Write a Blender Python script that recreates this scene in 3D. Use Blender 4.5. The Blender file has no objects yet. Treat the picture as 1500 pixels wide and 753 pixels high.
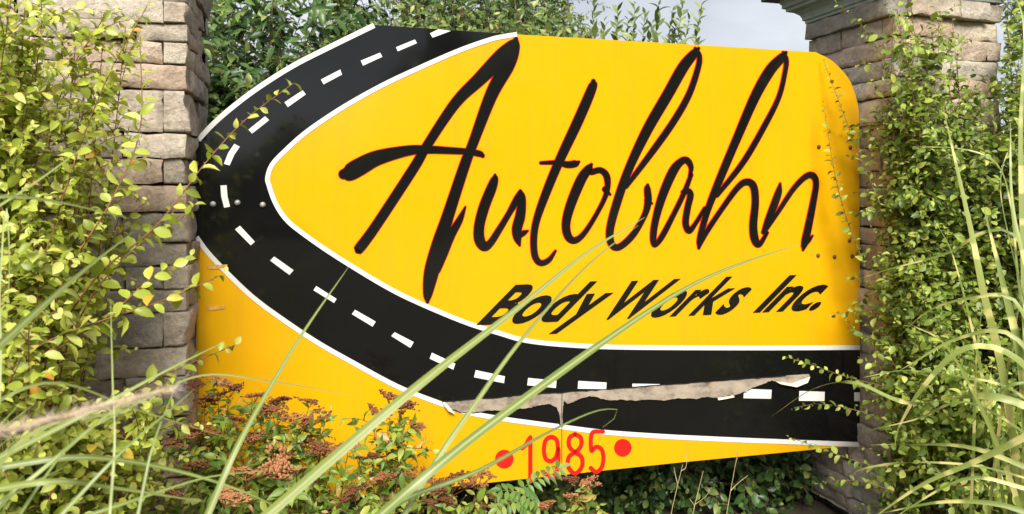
import bpy, math, random
import numpy as np
from mathutils import Vector, Matrix, noise
R = math.radians
sc = bpy.context.scene
random.seed(7); rng = np.random.default_rng(7)

# ------------------------------------------------------------------ camera
CAMZ, F, CX, HY = 1.5, 1100.0, 750.0, 284.0
cam_d = bpy.data.cameras.new('camera'); cam = bpy.data.objects.new('camera', cam_d)
sc.collection.objects.link(cam); sc.camera = cam
cam.location = (0, 0, CAMZ); cam.rotation_euler = (R(90), 0, 0)
cam_d.sensor_width = 36; cam_d.lens = F/1500*36; cam_d.shift_y = -(376.5-HY)/1500
cam_d.clip_start = 0.02; cam_d.clip_end = 2000
cam_d.dof.use_dof = True; cam_d.dof.focus_distance = 2.75; cam_d.dof.aperture_fstop = 5.5

# ------------------------------------------------------------------ sky and sun
SUN_EL, SUN_AZ = R(43), math.atan2(0.04, -1.0)      # azimuth from +Y towards +X
w = bpy.data.worlds.new('World'); sc.world = w; w.use_nodes = True
nt = w.node_tree; nt.nodes.clear(); N = nt.nodes.new; Lk = nt.links.new
out = N('ShaderNodeOutputWorld'); bg = N('ShaderNodeBackground'); bg.inputs[1].default_value = 0.09
sky = N('ShaderNodeTexSky'); sky.sky_type = 'NISHITA'; sky.sun_disc = False
sky.sun_elevation = SUN_EL; sky.sun_rotation = SUN_AZ
tc = N('ShaderNodeTexCoord'); mp = N('ShaderNodeMapping'); mp.inputs['Scale'].default_value = (1, 1, 2.6)
nz = N('ShaderNodeTexNoise'); nz.inputs['Scale'].default_value = 3.6; nz.inputs['Detail'].default_value = 7
nz.inputs['Roughness'].default_value = 0.5
cr = N('ShaderNodeValToRGB')
cr.color_ramp.elements[0].position = 0.32; cr.color_ramp.elements[0].color = (0.44, 0.47, 0.53, 1)
cr.color_ramp.elements[1].position = 0.66; cr.color_ramp.elements[1].color = (0.72, 0.735, 0.77, 1)
vm = N('ShaderNodeVectorMath'); vm.operation = 'SCALE'; vm.inputs['Scale'].default_value = 6.3
mx = N('ShaderNodeMix'); mx.data_type = 'RGBA'; mx.inputs[0].default_value = 0.92
Lk(tc.outputs['Generated'], mp.inputs[0]); Lk(mp.outputs[0], nz.inputs['Vector']); Lk(nz.outputs[0], cr.inputs[0])
Lk(cr.outputs[0], vm.inputs[0]); Lk(sky.outputs[0], mx.inputs[6]); Lk(vm.outputs[0], mx.inputs[7])
Lk(mx.outputs[2], bg.inputs[0]); Lk(bg.outputs[0], out.inputs[0])
sd = bpy.data.lights.new('sun', 'SUN'); sun = bpy.data.objects.new('sun', sd); sc.collection.objects.link(sun)
sd.energy = 3.3; sd.angle = R(28); sd.color = (1, 0.95, 0.86)
sv = Vector((math.sin(SUN_AZ)*math.cos(SUN_EL), math.cos(SUN_AZ)*math.cos(SUN_EL), math.sin(SUN_EL)))
sun.rotation_euler = sv.to_track_quat('Z', 'Y').to_euler(); sun.location = (4, -6, 9)
vs = sc.view_settings; vs.view_transform = 'Standard'; vs.look = 'None'; vs.gamma = 1; vs.exposure = 1.12
vs.use_curve_mapping = False

# ------------------------------------------------------------------ helpers
col = sc.collection
def V(px, py, Y): return np.array([(px-CX)/F*Y, Y, CAMZ+(HY-py)/F*Y])
def project(p): return (CX+p[0]/p[1]*F, HY-(p[2]-CAMZ)/p[1]*F)
def link(o, parent=None):
    col.objects.link(o)
    if parent is not None: o.parent = parent
    return o
def mesh_obj(name, verts, faces, mat, parent=None, smooth=False):
    me = bpy.data.meshes.new(name); me.from_pydata([tuple(map(float, v)) for v in verts], [], faces); me.update()
    if mat: me.materials.append(mat)
    if smooth: me.polygons.foreach_set('use_smooth', [True]*len(me.polygons))
    return link(bpy.data.objects.new(name, me), parent)
def tag(o, label=None, cat=None, group=None, kind=None):
    if label: o['label'] = label
    if cat: o['category'] = cat
    if group: o['group'] = group
    if kind: o['kind'] = kind
    return o
def empty(name, loc, label, cat, rz=0, group=None):
    o = bpy.data.objects.new(name, None); o.location = [float(c) for c in loc]; o.rotation_euler = (0, 0, rz)
    o.empty_display_size = 0.1; link(o); return tag(o, label, cat, group)
def catmull(pts, n=8):
    P = np.array(pts, float)
    if len(P) < 3:
        t = np.linspace(0, 1, n+1)[:, None]; return P[0]*(1-t)+P[-1]*t
    Q = np.vstack([2*P[0]-P[1], P, 2*P[-1]-P[-2]]); o = []
    for i in range(1, len(Q)-2):
        a, b, c, d = Q[i-1], Q[i], Q[i+1], Q[i+2]
        for k in range(n):
            t = k/n
            o.append(0.5*((2*b)+(-a+c)*t+(2*a-5*b+4*c-d)*t*t+(-a+3*b-3*c+d)*t**3))
    o.append(Q[-2]); return np.array(o)
def resample(P, step):
    d = np.r_[0, np.cumsum(np.linalg.norm(np.diff(P, axis=0), axis=1))]
    n = max(2, int(d[-1]/step)+1); s = np.linspace(0, d[-1], n)
    return np.stack([np.interp(s, d, P[:, k]) for k in range(P.shape[1])], 1)
def norm(v): return v/(np.linalg.norm(v, axis=-1, keepdims=True)+1e-9)

# ------------------------------------------------------------------ materials
def new_mat(name):
    m = bpy.data.materials.new(name); m.use_nodes = True
    return m, m.node_tree, m.node_tree.nodes['Principled BSDF']
def simple(name, colr, rough=0.5, vary=0.0, scale=30, bump=0, metallic=0, coat=0, spec=None):
    m, t, b = new_mat(name); b.inputs['Roughness'].default_value = rough; b.inputs['Metallic'].default_value = metallic
    b.inputs['Base Color'].default_value = (*colr, 1); b.inputs['Coat Weight'].default_value = coat
    if spec is not None: b.inputs['Specular IOR Level'].default_value = spec
    if vary or bump:
        c = t.nodes.new('ShaderNodeTexCoord'); n = t.nodes.new('ShaderNodeTexNoise')
        n.inputs['Scale'].default_value = scale; n.inputs['Detail'].default_value = 6
        t.links.new(c.outputs['Object'], n.inputs['Vector'])
        if vary:
            r = t.nodes.new('ShaderNodeValToRGB')
            r.color_ramp.elements[0].position = 0.3; r.color_ramp.elements[1].position = 0.7
            r.color_ramp.elements[0].color = (*[x*(1-vary) for x in colr], 1)
            r.color_ramp.elements[1].color = (*[min(1, x*(1+vary)) for x in colr], 1)
            t.links.new(n.outputs[0], r.inputs[0]); t.links.new(r.outputs[0], b.inputs['Base Color'])
        if bump:
            bp = t.nodes.new('ShaderNodeBump'); bp.inputs['Strength'].default_value = bump; bp.inputs['Distance'].default_value = 0.01
            t.links.new(n.outputs[0], bp.inputs['Height']); t.links.new(bp.outputs[0], b.inputs['Normal'])
    return m
def ramp(t, stops):
    r = t.nodes.new('ShaderNodeValToRGB'); e = r.color_ramp.elements
    e[0].position, e[0].color = stops[0][0], (*stops[0][1], 1); e[1].position, e[1].color = stops[-1][0], (*stops[-1][1], 1)
    for p, c in stops[1:-1]:
        k = e.new(p); k.color = (*c, 1)
    return r
def leaf_mat(name, stops, rough=0.42, trans=0.35):
    """colour by a random number per leaf (object random for single leaves, attribute 'rnd' in joined foliage)"""
    m, t, b = new_mat(name); L = t.links.new
    oi = t.nodes.new('ShaderNodeObjectInfo'); at = t.nodes.new('ShaderNodeAttribute'); at.attribute_name = 'rnd'
    a = t.nodes.new('ShaderNodeMath'); a.operation = 'ADD'; f = t.nodes.new('ShaderNodeMath'); f.operation = 'FRACT'
    L(oi.outputs['Random'], a.inputs[0]); L(at.outputs['Fac'], a.inputs[1]); L(a.outputs[0], f.inputs[0])
    r = ramp(t, stops); L(f.outputs[0], r.inputs[0])
    c = t.nodes.new('ShaderNodeTexCoord'); n = t.nodes.new('ShaderNodeTexNoise'); n.inputs['Scale'].default_value = 90
    n.inputs['Detail'].default_value = 2
    L(c.outputs['Object'], n.inputs['Vector'])
    mr = t.nodes.new('ShaderNodeMapRange'); mr.inputs[3].default_value = 0.75; mr.inputs[4].default_value = 1.25
    L(n.outputs[0], mr.inputs[0])
    mu = t.nodes.new('ShaderNodeVectorMath'); mu.operation = 'SCALE'
    L(r.outputs[0], mu.inputs[0]); L(mr.outputs[0], mu.inputs['Scale'])
    L(mu.outputs[0], b.inputs['Base Color']); b.inputs['Roughness'].default_value = rough
    tr = t.nodes.new('ShaderNodeBsdfTranslucent'); L(mu.outputs[0], tr.inputs[0])
    ms = t.nodes.new('ShaderNodeMixShader'); ms.inputs[0].default_value = trans
    o = t.nodes['Material Output']; L(b.outputs[0], ms.inputs[1]); L(tr.outputs[0], ms.inputs[2]); L(ms.outputs[0], o.inputs[0])
    return m
M = {}
M['golden'] = leaf_mat('golden_leaf', [(0, (.20, .26, .022)), (.35, (.37, .44, .045)), (.7, (.54, .60, .10)), (.93, (.68, .70, .20)), (.985, (.58, .50, .06)), (1, (.62, .24, .03))])
M['green'] = leaf_mat('green_leaf', [(0, (.08, .14, .02)), (.4, (.19, .28, .035)), (.8, (.36, .46, .07)), (1, (.54, .58, .14))])
M['dark'] = leaf_mat('dark_leaf', [(0, (.03, .075, .02)), (.5, (.075, .15, .036)), (.85, (.165, .25, .06)), (1, (.34, .40, .11))], rough=.36, trans=.25)
M['mid'] = leaf_mat('mid_leaf', [(0, (.055, .11, .02)), (.5, (.14, .22, .04)), (.85, (.25, .32, .07)), (1, (.40, .44, .12))], trans=.3)
M['shoot'] = leaf_mat('shoot_leaf', [(0, (.08, .13, .035)), (.5, (.17, .24, .06)), (1, (.33, .38, .12))], trans=.3)
M['spirea'] = leaf_mat('spirea_leaf', [(0, (.08, .16, .025)), (.4, (.19, .30, .04)), (.75, (.34, .43, .065)), (.93, (.48, .48, .10)), (1, (.50, .25, .10))])
M['ash'] = leaf_mat('ash_leaf', [(0, (.07, .16, .03)), (.5, (.16, .27, .05)), (1, (.30, .38, .09))])
M['bark'] = simple('twig_bark', (.16, .09, .05), .8, .3, 60)
M['bark_red'] = simple('red_twig_bark', (.20, .08, .04), .7, .3, 60)
M['bark_green'] = simple('green_twig_bark', (.17, .20, .05), .6, .3, 60)
M['straw'] = simple('dry_straw', (.50, .38, .19), .7, .3, 40)
M['bloom'] = leaf_mat('dry_bloom', [(0, (.13, .042, .014)), (.5, (.30, .115, .04)), (1, (.50, .23, .10))], rough=.8, trans=.1)
M['plume'] = simple('plume_hair', (.74, .57, .45), .8, .2, 30)

def stone_mat():
    m, t, b = new_mat('ledge_stone'); L = t.links.new
    oi = t.nodes.new('ShaderNodeObjectInfo')
    r = ramp(t, [(0, (.39, .345, .285)), (.2, (.61, .505, .395)), (.4, (.48, .415, .34)), (.55, (.66, .55, .43)), (.7, (.60, .43, .325)), (.85, (.70, .615, .495)), (1, (.48, .435, .375))])
    L(oi.outputs['Random'], r.inputs[0])
    c = t.nodes.new('ShaderNodeTexCoord'); add = t.nodes.new('ShaderNodeVectorMath')
    ov = t.nodes.new('ShaderNodeVectorMath'); ov.operation = 'SCALE'; ov.inputs[0].default_value = (37, 19, 53)
    L(oi.outputs['Random'], ov.inputs['Scale']); L(c.outputs['Object'], add.inputs[0]); L(ov.outputs[0], add.inputs[1])
    n1 = t.nodes.new('ShaderNodeTexNoise'); n1.inputs['Scale'].default_value = 14; n1.inputs['Detail'].default_value = 8; n1.inputs['Roughness'].default_value = .65
    n2 = t.nodes.new('ShaderNodeTexNoise'); n2.inputs['Scale'].default_value = 60; n2.inputs['Detail'].default_value = 10; n2.inputs['Roughness'].default_value = .78
    L(add.outputs[0], n1.inputs['Vector']); L(add.outputs[0], n2.inputs['Vector'])
    m1 = t.nodes.new('ShaderNodeMapRange'); m1.inputs[1].default_value = .3; m1.inputs[2].default_value = .72; m1.inputs[3].default_value = .72; m1.inputs[4].default_value = 1.3
    m2 = t.nodes.new('ShaderNodeMapRange'); m2.inputs[1].default_value = .3; m2.inputs[2].default_value = .7; m2.inputs[3].default_value = .62; m2.inputs[4].default_value = 1.28
    L(n1.outputs[0], m1.inputs[0]); L(n2.outputs[0], m2.inputs[0])
    mm = t.nodes.new('ShaderNodeMath'); mm.operation = 'MULTIPLY'; L(m1.outputs[0], mm.inputs[0]); L(m2.outputs[0], mm.inputs[1])
    s = t.nodes.new('ShaderNodeVectorMath'); s.operation = 'SCALE'; L(r.outputs[0], s.inputs[0]); L(mm.outputs[0], s.inputs['Scale'])
    # warm iron stains
    n3 = t.nodes.new('ShaderNodeTexNoise'); n3.inputs['Scale'].default_value = 5; n3.inputs['Detail'].default_value = 5; L(add.outputs[0], n3.inputs['Vector'])
    m3 = t.nodes.new('ShaderNodeMapRange'); m3.inputs[1].default_value = .52; m3.inputs[2].default_value = .75; m3.inputs[4].default_value = .35
    L(n3.outputs[0], m3.inputs[0])
    mix = t.nodes.new('ShaderNodeMix'); mix.data_type = 'RGBA'; L(m3.outputs[0], mix.inputs[0]); L(s.outputs[0], mix.inputs[6]); mix.inputs[7].default_value = (.50, .33, .22, 1)
    L(mix.outputs[2], b.inputs['Base Color']); b.inputs['Roughness'].default_value = .9; b.inputs['Specular IOR Level'].default_value = .25
    bp = t.nodes.new('ShaderNodeBump'); bp.inputs['Strength'].default_value = 1.0; bp.inputs['Distance'].default_value = .014
    ad = t.nodes.new('ShaderNodeMath'); ad.operation = 'MULTIPLY_ADD'; ad.inputs[1].default_value = 1.6; L(n1.outputs[0], ad.inputs[0]); L(n2.outputs[0], ad.inputs[2])
    L(ad.outputs[0], bp.inputs['Height']); L(bp.outputs[0], b.inputs['Normal'])
    return m
M['stone'] = stone_mat()
M['mortar'] = simple('dark_mortar', (.075, .066, .056), .95, .3, 40, .6)
M['cornice'] = simple('painted_cornice', (.36, .38, .33), .7, .15, 25, .15)
M['cap'] = simple('dark_cap', (.018, .018, .020), .6, .3, 20)

def sign_mat(name, colr, rough, vary, spec=.5, streak=0):
    m, t, b = new_mat(name); L = t.links.new
    c = t.nodes.new('ShaderNodeTexCoord'); n = t.nodes.new('ShaderNodeTexNoise'); n.inputs['Scale'].default_value = 2.2; n.inputs['Detail'].default_value = 8; n.inputs['Roughness'].default_value = .62
    L(c.outputs['Object'], n.inputs['Vector'])
    r = ramp(t, [(.3, [x*(1-vary) for x in colr]), (.7, [min(1, x*(1+vary)) for x in colr])]); L(n.outputs[0], r.inputs[0]); L(r.outputs[0], b.inputs['Base Color'])
    n2 = t.nodes.new('ShaderNodeTexNoise'); n2.inputs['Scale'].default_value = 9; n2.inputs['Detail'].default_value = 8; n2.inputs['Roughness'].default_value = .7
    L(c.outputs['Object'], n2.inputs['Vector'])
    mr = t.nodes.new('ShaderNodeMapRange'); mr.inputs[1].default_value = .3; mr.inputs[2].default_value = .7; mr.inputs[3].default_value = rough*.7; mr.inputs[4].default_value = rough*1.5
    L(n2.outputs[0], mr.inputs[0]); L(mr.outputs[0], b.inputs['Roughness']); b.inputs['Specular IOR Level'].default_value = spec
    if streak:      # rain-washed dirt runs and fine grime
        mps = t.nodes.new('ShaderNodeMapping'); mps.inputs['Scale'].default_value = (16, 1, .9); L(c.outputs['Object'], mps.inputs[0])
        ns = t.nodes.new('ShaderNodeTexNoise'); ns.inputs['Scale'].default_value = 1.0; ns.inputs['Detail'].default_value = 9; ns.inputs['Roughness'].default_value = .68; L(mps.outputs[0], ns.inputs['Vector'])
        ms_ = t.nodes.new('ShaderNodeMapRange'); ms_.inputs[1].default_value = .5; ms_.inputs[2].default_value = .8; ms_.inputs[4].default_value = streak*2.2; L(ns.outputs[0], ms_.inputs[0])
        mxs = t.nodes.new('ShaderNodeMix'); mxs.data_type = 'RGBA'; L(ms_.outputs[0], mxs.inputs[0]); L(r.outputs[0], mxs.inputs[6]); mxs.inputs[7].default_value = (.42, .24, .03, 1); L(mxs.outputs[2], b.inputs['Base Color'])
    n4 = t.nodes.new('ShaderNodeTexNoise'); n4.inputs['Scale'].default_value = 1.6; n4.inputs['Detail'].default_value = 3; L(c.outputs['Object'], n4.inputs['Vector'])
    bp = t.nodes.new('ShaderNodeBump'); bp.inputs['Strength'].default_value = .12; bp.inputs['Distance'].default_value = .02
    L(n4.outputs[0], bp.inputs['Height']); L(bp.outputs[0], b.inputs['Normal'])
    return m
M['yellow'] = sign_mat('yellow_vinyl', (.71, .365, .0035), .16, .035, streak=.16)
M['black'] = sign_mat('black_vinyl', (.006, .006, .006), .07, .2)
M['ink'] = sign_mat('letter_vinyl', (.008, .008, .007), .10, .2)
M['white'] = sign_mat('white_vinyl', (.70, .69, .66), .2, .03)
M['red'] = sign_mat('red_vinyl', (.58, .015, .012), .2, .05)
M['edge'] = simple('panel_edge', (.25, .24, .22), .7, .2, 30)
M['bolt'] = simple('galvanised_bolt', (.30, .29, .27), .55, .3, 60, 0, .3)
M['rust'] = simple('rusty_bolt', (.12, .06, .035), .8, .3, 80, .3)
M['stain'] = simple('tape_residue', (.62, .34, .06), .7, .3, 50)
M['flap'] = simple('peeled_film_back', (.66, .56, .44), .6, .15, 40)
def bare_mat():
    m, t, b = new_mat('bare_weathered_board'); L = t.links.new
    c = t.nodes.new('ShaderNodeTexCoord'); mp_ = t.nodes.new('ShaderNodeMapping'); mp_.inputs['Scale'].default_value = (7, 7, 12); L(c.outputs['Object'], mp_.inputs[0])
    n = t.nodes.new('ShaderNodeTexNoise'); n.inputs['Scale'].default_value = 1.5; n.inputs['Detail'].default_value = 9; n.inputs['Roughness'].default_value = .7; L(mp_.outputs[0], n.inputs['Vector'])
    r = ramp(t, [(.28, (.04, .032, .025)), (.40, (.19, .15, .115)), (.52, (.33, .27, .21)), (.72, (.44, .37, .29))]); L(n.outputs[0], r.inputs[0])
    n2 = t.nodes.new('ShaderNodeTexNoise'); n2.inputs['Scale'].default_value = 5; n2.inputs['Detail'].default_value = 4; L(c.outputs['Object'], n2.inputs['Vector'])
    mr = t.nodes.new('ShaderNodeMapRange'); mr.inputs[1].default_value = .58; mr.inputs[2].default_value = .72; mr.inputs[4].default_value = .5; L(n2.outputs[0], mr.inputs[0])
    mix = t.nodes.new('ShaderNodeMix'); mix.data_type = 'RGBA'; L(mr.outputs[0], mix.inputs[0]); L(r.outputs[0], mix.inputs[6]); mix.inputs[7].default_value = (.60, .36, .08, 1)
    L(mix.outputs[2], b.inputs['Base Color']); b.inputs['Roughness'].default_value = .85
    return m
M['bare'] = bare_mat()
M['film'] = simple('torn_black_film', (.010, .010, .010), .85, spec=.1)
def soil_mat():
    m, t, b = new_mat('soil'); L = t.links.new
    c = t.nodes.new('ShaderNodeTexCoord'); n = t.nodes.new('ShaderNodeTexNoise'); n.inputs['Scale'].default_value = 9; n.inputs['Detail'].default_value = 10; n.inputs['Roughness'].default_value = .7
    L(c.outputs['Object'], n.inputs['Vector'])
    r = ramp(t, [(.3, (.03, .022, .014)), (.5, (.075, .055, .03)), (.62, (.05, .07, .022)), (.75, (.09, .11, .035))]); L(n.outputs[0], r.inputs[0]); L(r.outputs[0], b.inputs['Base Color'])
    b.inputs['Roughness'].default_value = 1; bp = t.nodes.new('ShaderNodeBump'); bp.inputs['Strength'].default_value = 1; bp.inputs['Distance'].default_value = .05
    L(n.outputs[0], bp.inputs['Height']); L(bp.outputs[0], b.inputs['Normal']); return m
M['soil'] = soil_mat()
def blade_mat(name, zebra):
    m, t, b = new_mat(name); L = t.links.new
    uv = t.nodes.new('ShaderNodeUVMap'); uv.uv_map = 'UVMap'; sp = t.nodes.new('ShaderNodeSeparateXYZ'); L(uv.outputs[0], sp.inputs[0])
    oi = t.nodes.new('ShaderNodeObjectInfo')
    base = ramp(t, [(0, (.13, .195, .035)), (.5, (.21, .28, .055)), (1, (.31, .36, .10))]); L(oi.outputs['Random'], base.inputs[0])
    mix = t.nodes.new('ShaderNodeMix'); mix.data_type = 'RGBA'; L(base.outputs[0], mix.inputs[6])
    if zebra:
        n = t.nodes.new('ShaderNodeTexNoise'); n.noise_dimensions = '1D'; n.inputs['Scale'].default_value = 11; n.inputs['Detail'].default_value = 1
        a = t.nodes.new('ShaderNodeMath'); a.operation = 'MULTIPLY_ADD'; a.inputs[1].default_value = 9.0
        L(oi.outputs['Random'], a.inputs[0]); L(sp.outputs[1], a.inputs[2]); L(a.outputs[0], n.inputs['W'])
        mr = t.nodes.new('ShaderNodeMapRange'); mr.inputs[1].default_value = .53; mr.inputs[2].default_value = .60; L(n.outputs[0], mr.inputs[0]); L(mr.outputs[0], mix.inputs[0])
        mix.inputs[7].default_value = (.62, .58, .22, 1)
    else:
        d = t.nodes.new('ShaderNodeMath'); d.operation = 'SUBTRACT'; d.inputs[1].default_value = .5; L(sp.outputs[0], d.inputs[0])
        ab = t.nodes.new('ShaderNodeMath'); ab.operation = 'ABSOLUTE'; L(d.outputs[0], ab.inputs[0])
        mr = t.nodes.new('ShaderNodeMapRange'); mr.inputs[1].default_value = .16; mr.inputs[2].default_value = .05; mr.inputs[4].default_value = .75; L(ab.outputs[0], mr.inputs[0]); L(mr.outputs[0], mix.inputs[0])
        mix.inputs[7].default_value = (.46, .50, .24, 1)
    # fine lengthwise veins
    wv = t.nodes.new('ShaderNodeTexNoise'); wv.noise_dimensions = '1D'; wv.inputs['Scale'].default_value = 14; L(sp.outputs[0], wv.inputs['W'])
    mr2 = t.nodes.new('ShaderNodeMapRange'); mr2.inputs[3].default_value = .7; mr2.inputs[4].default_value = 1.3; L(wv.outputs[0], mr2.inputs[0])
    s = t.nodes.new('ShaderNodeVectorMath'); s.operation = 'SCALE'; L(mix.outputs[2], s.inputs[0]); L(mr2.outputs[0], s.inputs['Scale'])
    # weathered brown flecks and dry patches
    mpb = t.nodes.new('ShaderNodeMapping'); mpb.inputs['Scale'].default_value = (3, 14, 1); L(uv.outputs[0], mpb.inputs[0])
    off_ = t.nodes.new('ShaderNodeCombineXYZ'); mo = t.nodes.new('ShaderNodeMath'); mo.operation = 'MULTIPLY'; mo.inputs[1].default_value = 40; L(oi.outputs['Random'], mo.inputs[0]); L(mo.outputs[0], off_.inputs[2]); L(off_.outputs[0], mpb.inputs['Location'])
    nb_ = t.nodes.new('ShaderNodeTexNoise'); nb_.inputs['Scale'].default_value = 1.4; nb_.inputs['Detail'].default_value = 6; nb_.inputs['Roughness'].default_value = .65; L(mpb.outputs[0], nb_.inputs['Vector'])
    mb_ = t.nodes.new('ShaderNodeMapRange'); mb_.inputs[1].default_value = .56; mb_.inputs[2].default_value = .74; mb_.inputs[4].default_value = .75; L(nb_.outputs[0], mb_.inputs[0])
    mxb = t.nodes.new('ShaderNodeMix'); mxb.data_type = 'RGBA'; L(mb_.outputs[0], mxb.inputs[0]); L(s.outputs[0], mxb.inputs[6]); mxb.inputs[7].default_value = (.36, .30, .13, 1)
    s = mxb; s_out = mxb.outputs[2]
    L(s_out, b.inputs['Base Color']); b.inputs['Roughness'].default_value = .42
    tr = t.nodes.new('ShaderNodeBsdfTranslucent'); L(s_out, tr.inputs[0]); ms = t.nodes.new('ShaderNodeMixShader'); ms.inputs[0].default_value = .3
    L(b.outputs[0], ms.inputs[1]); L(tr.outputs[0], ms.inputs[2]); L(ms.outputs[0], t.nodes['Material Output'].inputs[0]); return m
M['blade'] = blade_mat('grass_blade', False); M['zebra'] = blade_mat('zebra_blade', True)

# ------------------------------------------------------------------ ground
n = 60; g = np.linspace(-1, 1, n); g = np.sign(g)*np.abs(g)**3*300
gv = [(x, y, 0.035*noise.noise(Vector((x*1.3, y*1.3, 0))) - 0.04 if abs(x) < 30 and abs(y) < 30 else -0.04) for y in g for x in g]
gf = [(j*n+i, j*n+i+1, (j+1)*n+i+1, (j+1)*n+i) for j in range(n-1) for i in range(n-1)]
tag(mesh_obj('ground', gv, gf, M['soil'], smooth=True), kind='structure')

# ------------------------------------------------------------------ sign plane
Y0 = 2.7; TH = math.atan(1/3.68); CT, ST = math.cos(TH), math.sin(TH); X0 = (287-CX)/F*Y0
def uv(px, py):
    a = (px-CX)/F; u = (a*Y0-X0)/(CT-a*ST); t = Y0+u*ST
    return u, CAMZ+t*(HY-py)/F
U1 = uv(1260, 400)[0]; UM = U1/2; ZB = 0.36
sign = empty('roadside_sign', (X0+CT*UM, Y0+ST*UM, ZB), 'large yellow business sign with a black curving road and script lettering', 'sign', TH)
def loc(px, py, off): u, v = uv(px, py); return (u-UM, -off, v-ZB)
def flat(name, pts, off, mat, parent=sign):
    return mesh_obj(name, [loc(x, y, off) for x, y in pts], [tuple(range(len(pts)))], mat, parent)
def smooth2(pts, n=6): return [tuple(p) for p in catmull(pts, n)]
# panel outline
edge_tl = smooth2([(543, 36), (480, 66), (430, 91.5), (380, 122.5), (347, 147.5), (313, 176.5), (287.5, 204)])
outline = edge_tl + [(287.5, 752)] + [(680, 711), (1000, 677), (1260, 652)] + [(1259.5, 400), (1258.5, 165)] + \
    smooth2([(1258, 160), (1253, 139), (1243, 115), (1220, 90), (1195, 76.5)]) + [(1000, 64.5), (755, 50.3)]
uvo = [loc(x, y, 0) for x, y in outline]; k = len(uvo)
vv = uvo + [(a, 0.022, c) for a, _, c in uvo]
pan = mesh_obj('panel', vv, [tuple(range(k)), tuple(range(2*k-1, k-1, -1))] + [(i, i+k, (i+1) % k+k, (i+1) % k) for i in range(k)], M['yellow'], sign)
pan.data.materials.append(M['edge'])
for i, p in enumerate(pan.data.polygons): p.material_index = 0 if i == 0 else 1
# rails behind the panel, bolted through
for py in (298, 560):
    z = uv(800, py)[1]-ZB; zz = 0.04
    bx = [(x, y, z+s) for x in (-UM+.02, UM-.02) for y in (0.024, 0.064) for s in (-zz, zz)]
    mesh_obj('back_rail', bx, [(0, 1, 3, 2), (4, 6, 7, 5), (0, 4, 5, 1), (2, 3, 7, 6), (1, 5, 7, 3), (0, 2, 6, 4)], M['edge'], sign)
outer_top = [(548, 37.3), (483, 69), (430, 96), (380, 127.5), (343, 155), (313, 181), (290.5, 205)]
inner = [(757, 50.5), (735, 54), (715, 59), (671.5, 74.5), (613, 100), (560, 125), (502, 157.5), (450, 192.5), (417, 221.5), (398.5, 241.5), (392, 260), (394, 271.5), (403, 296.5), (418, 320),
         (441, 340), (490, 374), (563, 418.5), (613, 443.5), (680, 471.5), (730, 487.5), (772, 499), (835, 505.5), (920, 508.7), (1100, 509.6), (1259.3, 509)]
outer_bot = [(288, 347), (303, 368), (330, 397), (370, 435), (413, 467), (464, 501), (515, 530), (582, 566), (640, 589), (683, 603.5), (734, 613), (780, 619.5), (822, 625), (886, 633), (970, 639), (1037, 642.3), (1100, 645), (1259.3, 651)]
IN, OT, OB = smooth2(inner), smooth2(outer_top), smooth2(outer_bot)
flat('road', [(543, 36.1)] + edge_tl[1:] + [(287.5, 346)] + OB + IN[::-1] + [(757, 50.45)], .0010, M['black'])
def ribbon(name, pts, wd, off, mat, parent=sign):
    P = np.array(pts); T = norm(np.gradient(P, axis=0)); Nn = np.stack([-T[:, 1], T[:, 0]], 1)
    wd = np.broadcast_to(np.asarray(wd, float), (len(P),))
    A, B = P+Nn*wd[:, None]/2, P-Nn*wd[:, None]/2
    vs_ = [loc(*p, off) for p in A]+[loc(*p, off) for p in B]; q = len(P)
    return mesh_obj(name, vs_, [(i, i+1, q+i+1, q+i) for i in range(q-1)], mat, parent)
ribbon('edge_line', OT, 7.5, .0021, M['white']); ribbon('edge_line', IN, 6.8, .0021, M['white']); ribbon('edge_line', OB, 7.0, .0021, M['white'])
def z3(p): return [(280+x/3, 20+y/3) for x, y in p]
def z4(p): return [(280+x/3, 250+y/3) for x, y in p]
def z6(p): return [(600+x/2.976, 500+y/2.976) for x, y in p]
def zb(p): return [(630+x*.42667, 520+y*.42667) for x, y in p]
dashes = [z3(q) for q in ([(1049, 87), (1086, 69), (1142, 76), (1061, 106)], [(900, 148), (983, 114), (992, 130), (908, 166)], [(745, 207), (830, 172), (840, 190), (755, 229)],
    [(570, 290), (655, 246), (663, 268), (582, 311)], [(410, 390), (490, 337), (504, 355), (425, 411)], [(252, 510), (325, 451), (343, 468), (268, 527)],
    [(190, 572), (214, 585), (190, 620), (169, 667), (144, 660), (163, 612)])]
dashes += [z4(q) for q in ([(129, 65), (156, 64), (160, 112), (171, 158), (145, 163), (132, 112)], [(193, 258), (215, 242), (280, 312), (262, 328)], [(347, 395), (365, 377), (450, 437), (432, 458)],
    [(537, 525), (550, 507), (639, 563), (628, 581)], [(706, 630), (720, 611), (811, 663), (797, 685)])]
dashes += [[(573, 492), (578, 486.5), (606, 501), (601, 509.5)]]
dashes += [z6(q) for q in ([(87, 75), (97, 49), (199, 97), (190, 123)], [(280, 156), (288, 125), (415, 152), (411, 182)], [(512, 191), (516, 159), (640, 171), (637, 203)],
    [(732, 206), (735, 172), (858, 179), (856, 208)], [(970, 216), (970, 184), (1090, 186), (1090, 218)])]
dashes += [zb(q) for q in ([(1075, 148), (1077, 116), (1172, 119), (1170, 150)], [(1265, 157), (1267, 123), (1354, 126), (1353, 158)], [(1455, 158), (1455, 128), (1475, 128), (1475, 158)])]
for q in dashes: flat('lane_dash', q, .0021, M['white'])
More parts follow.
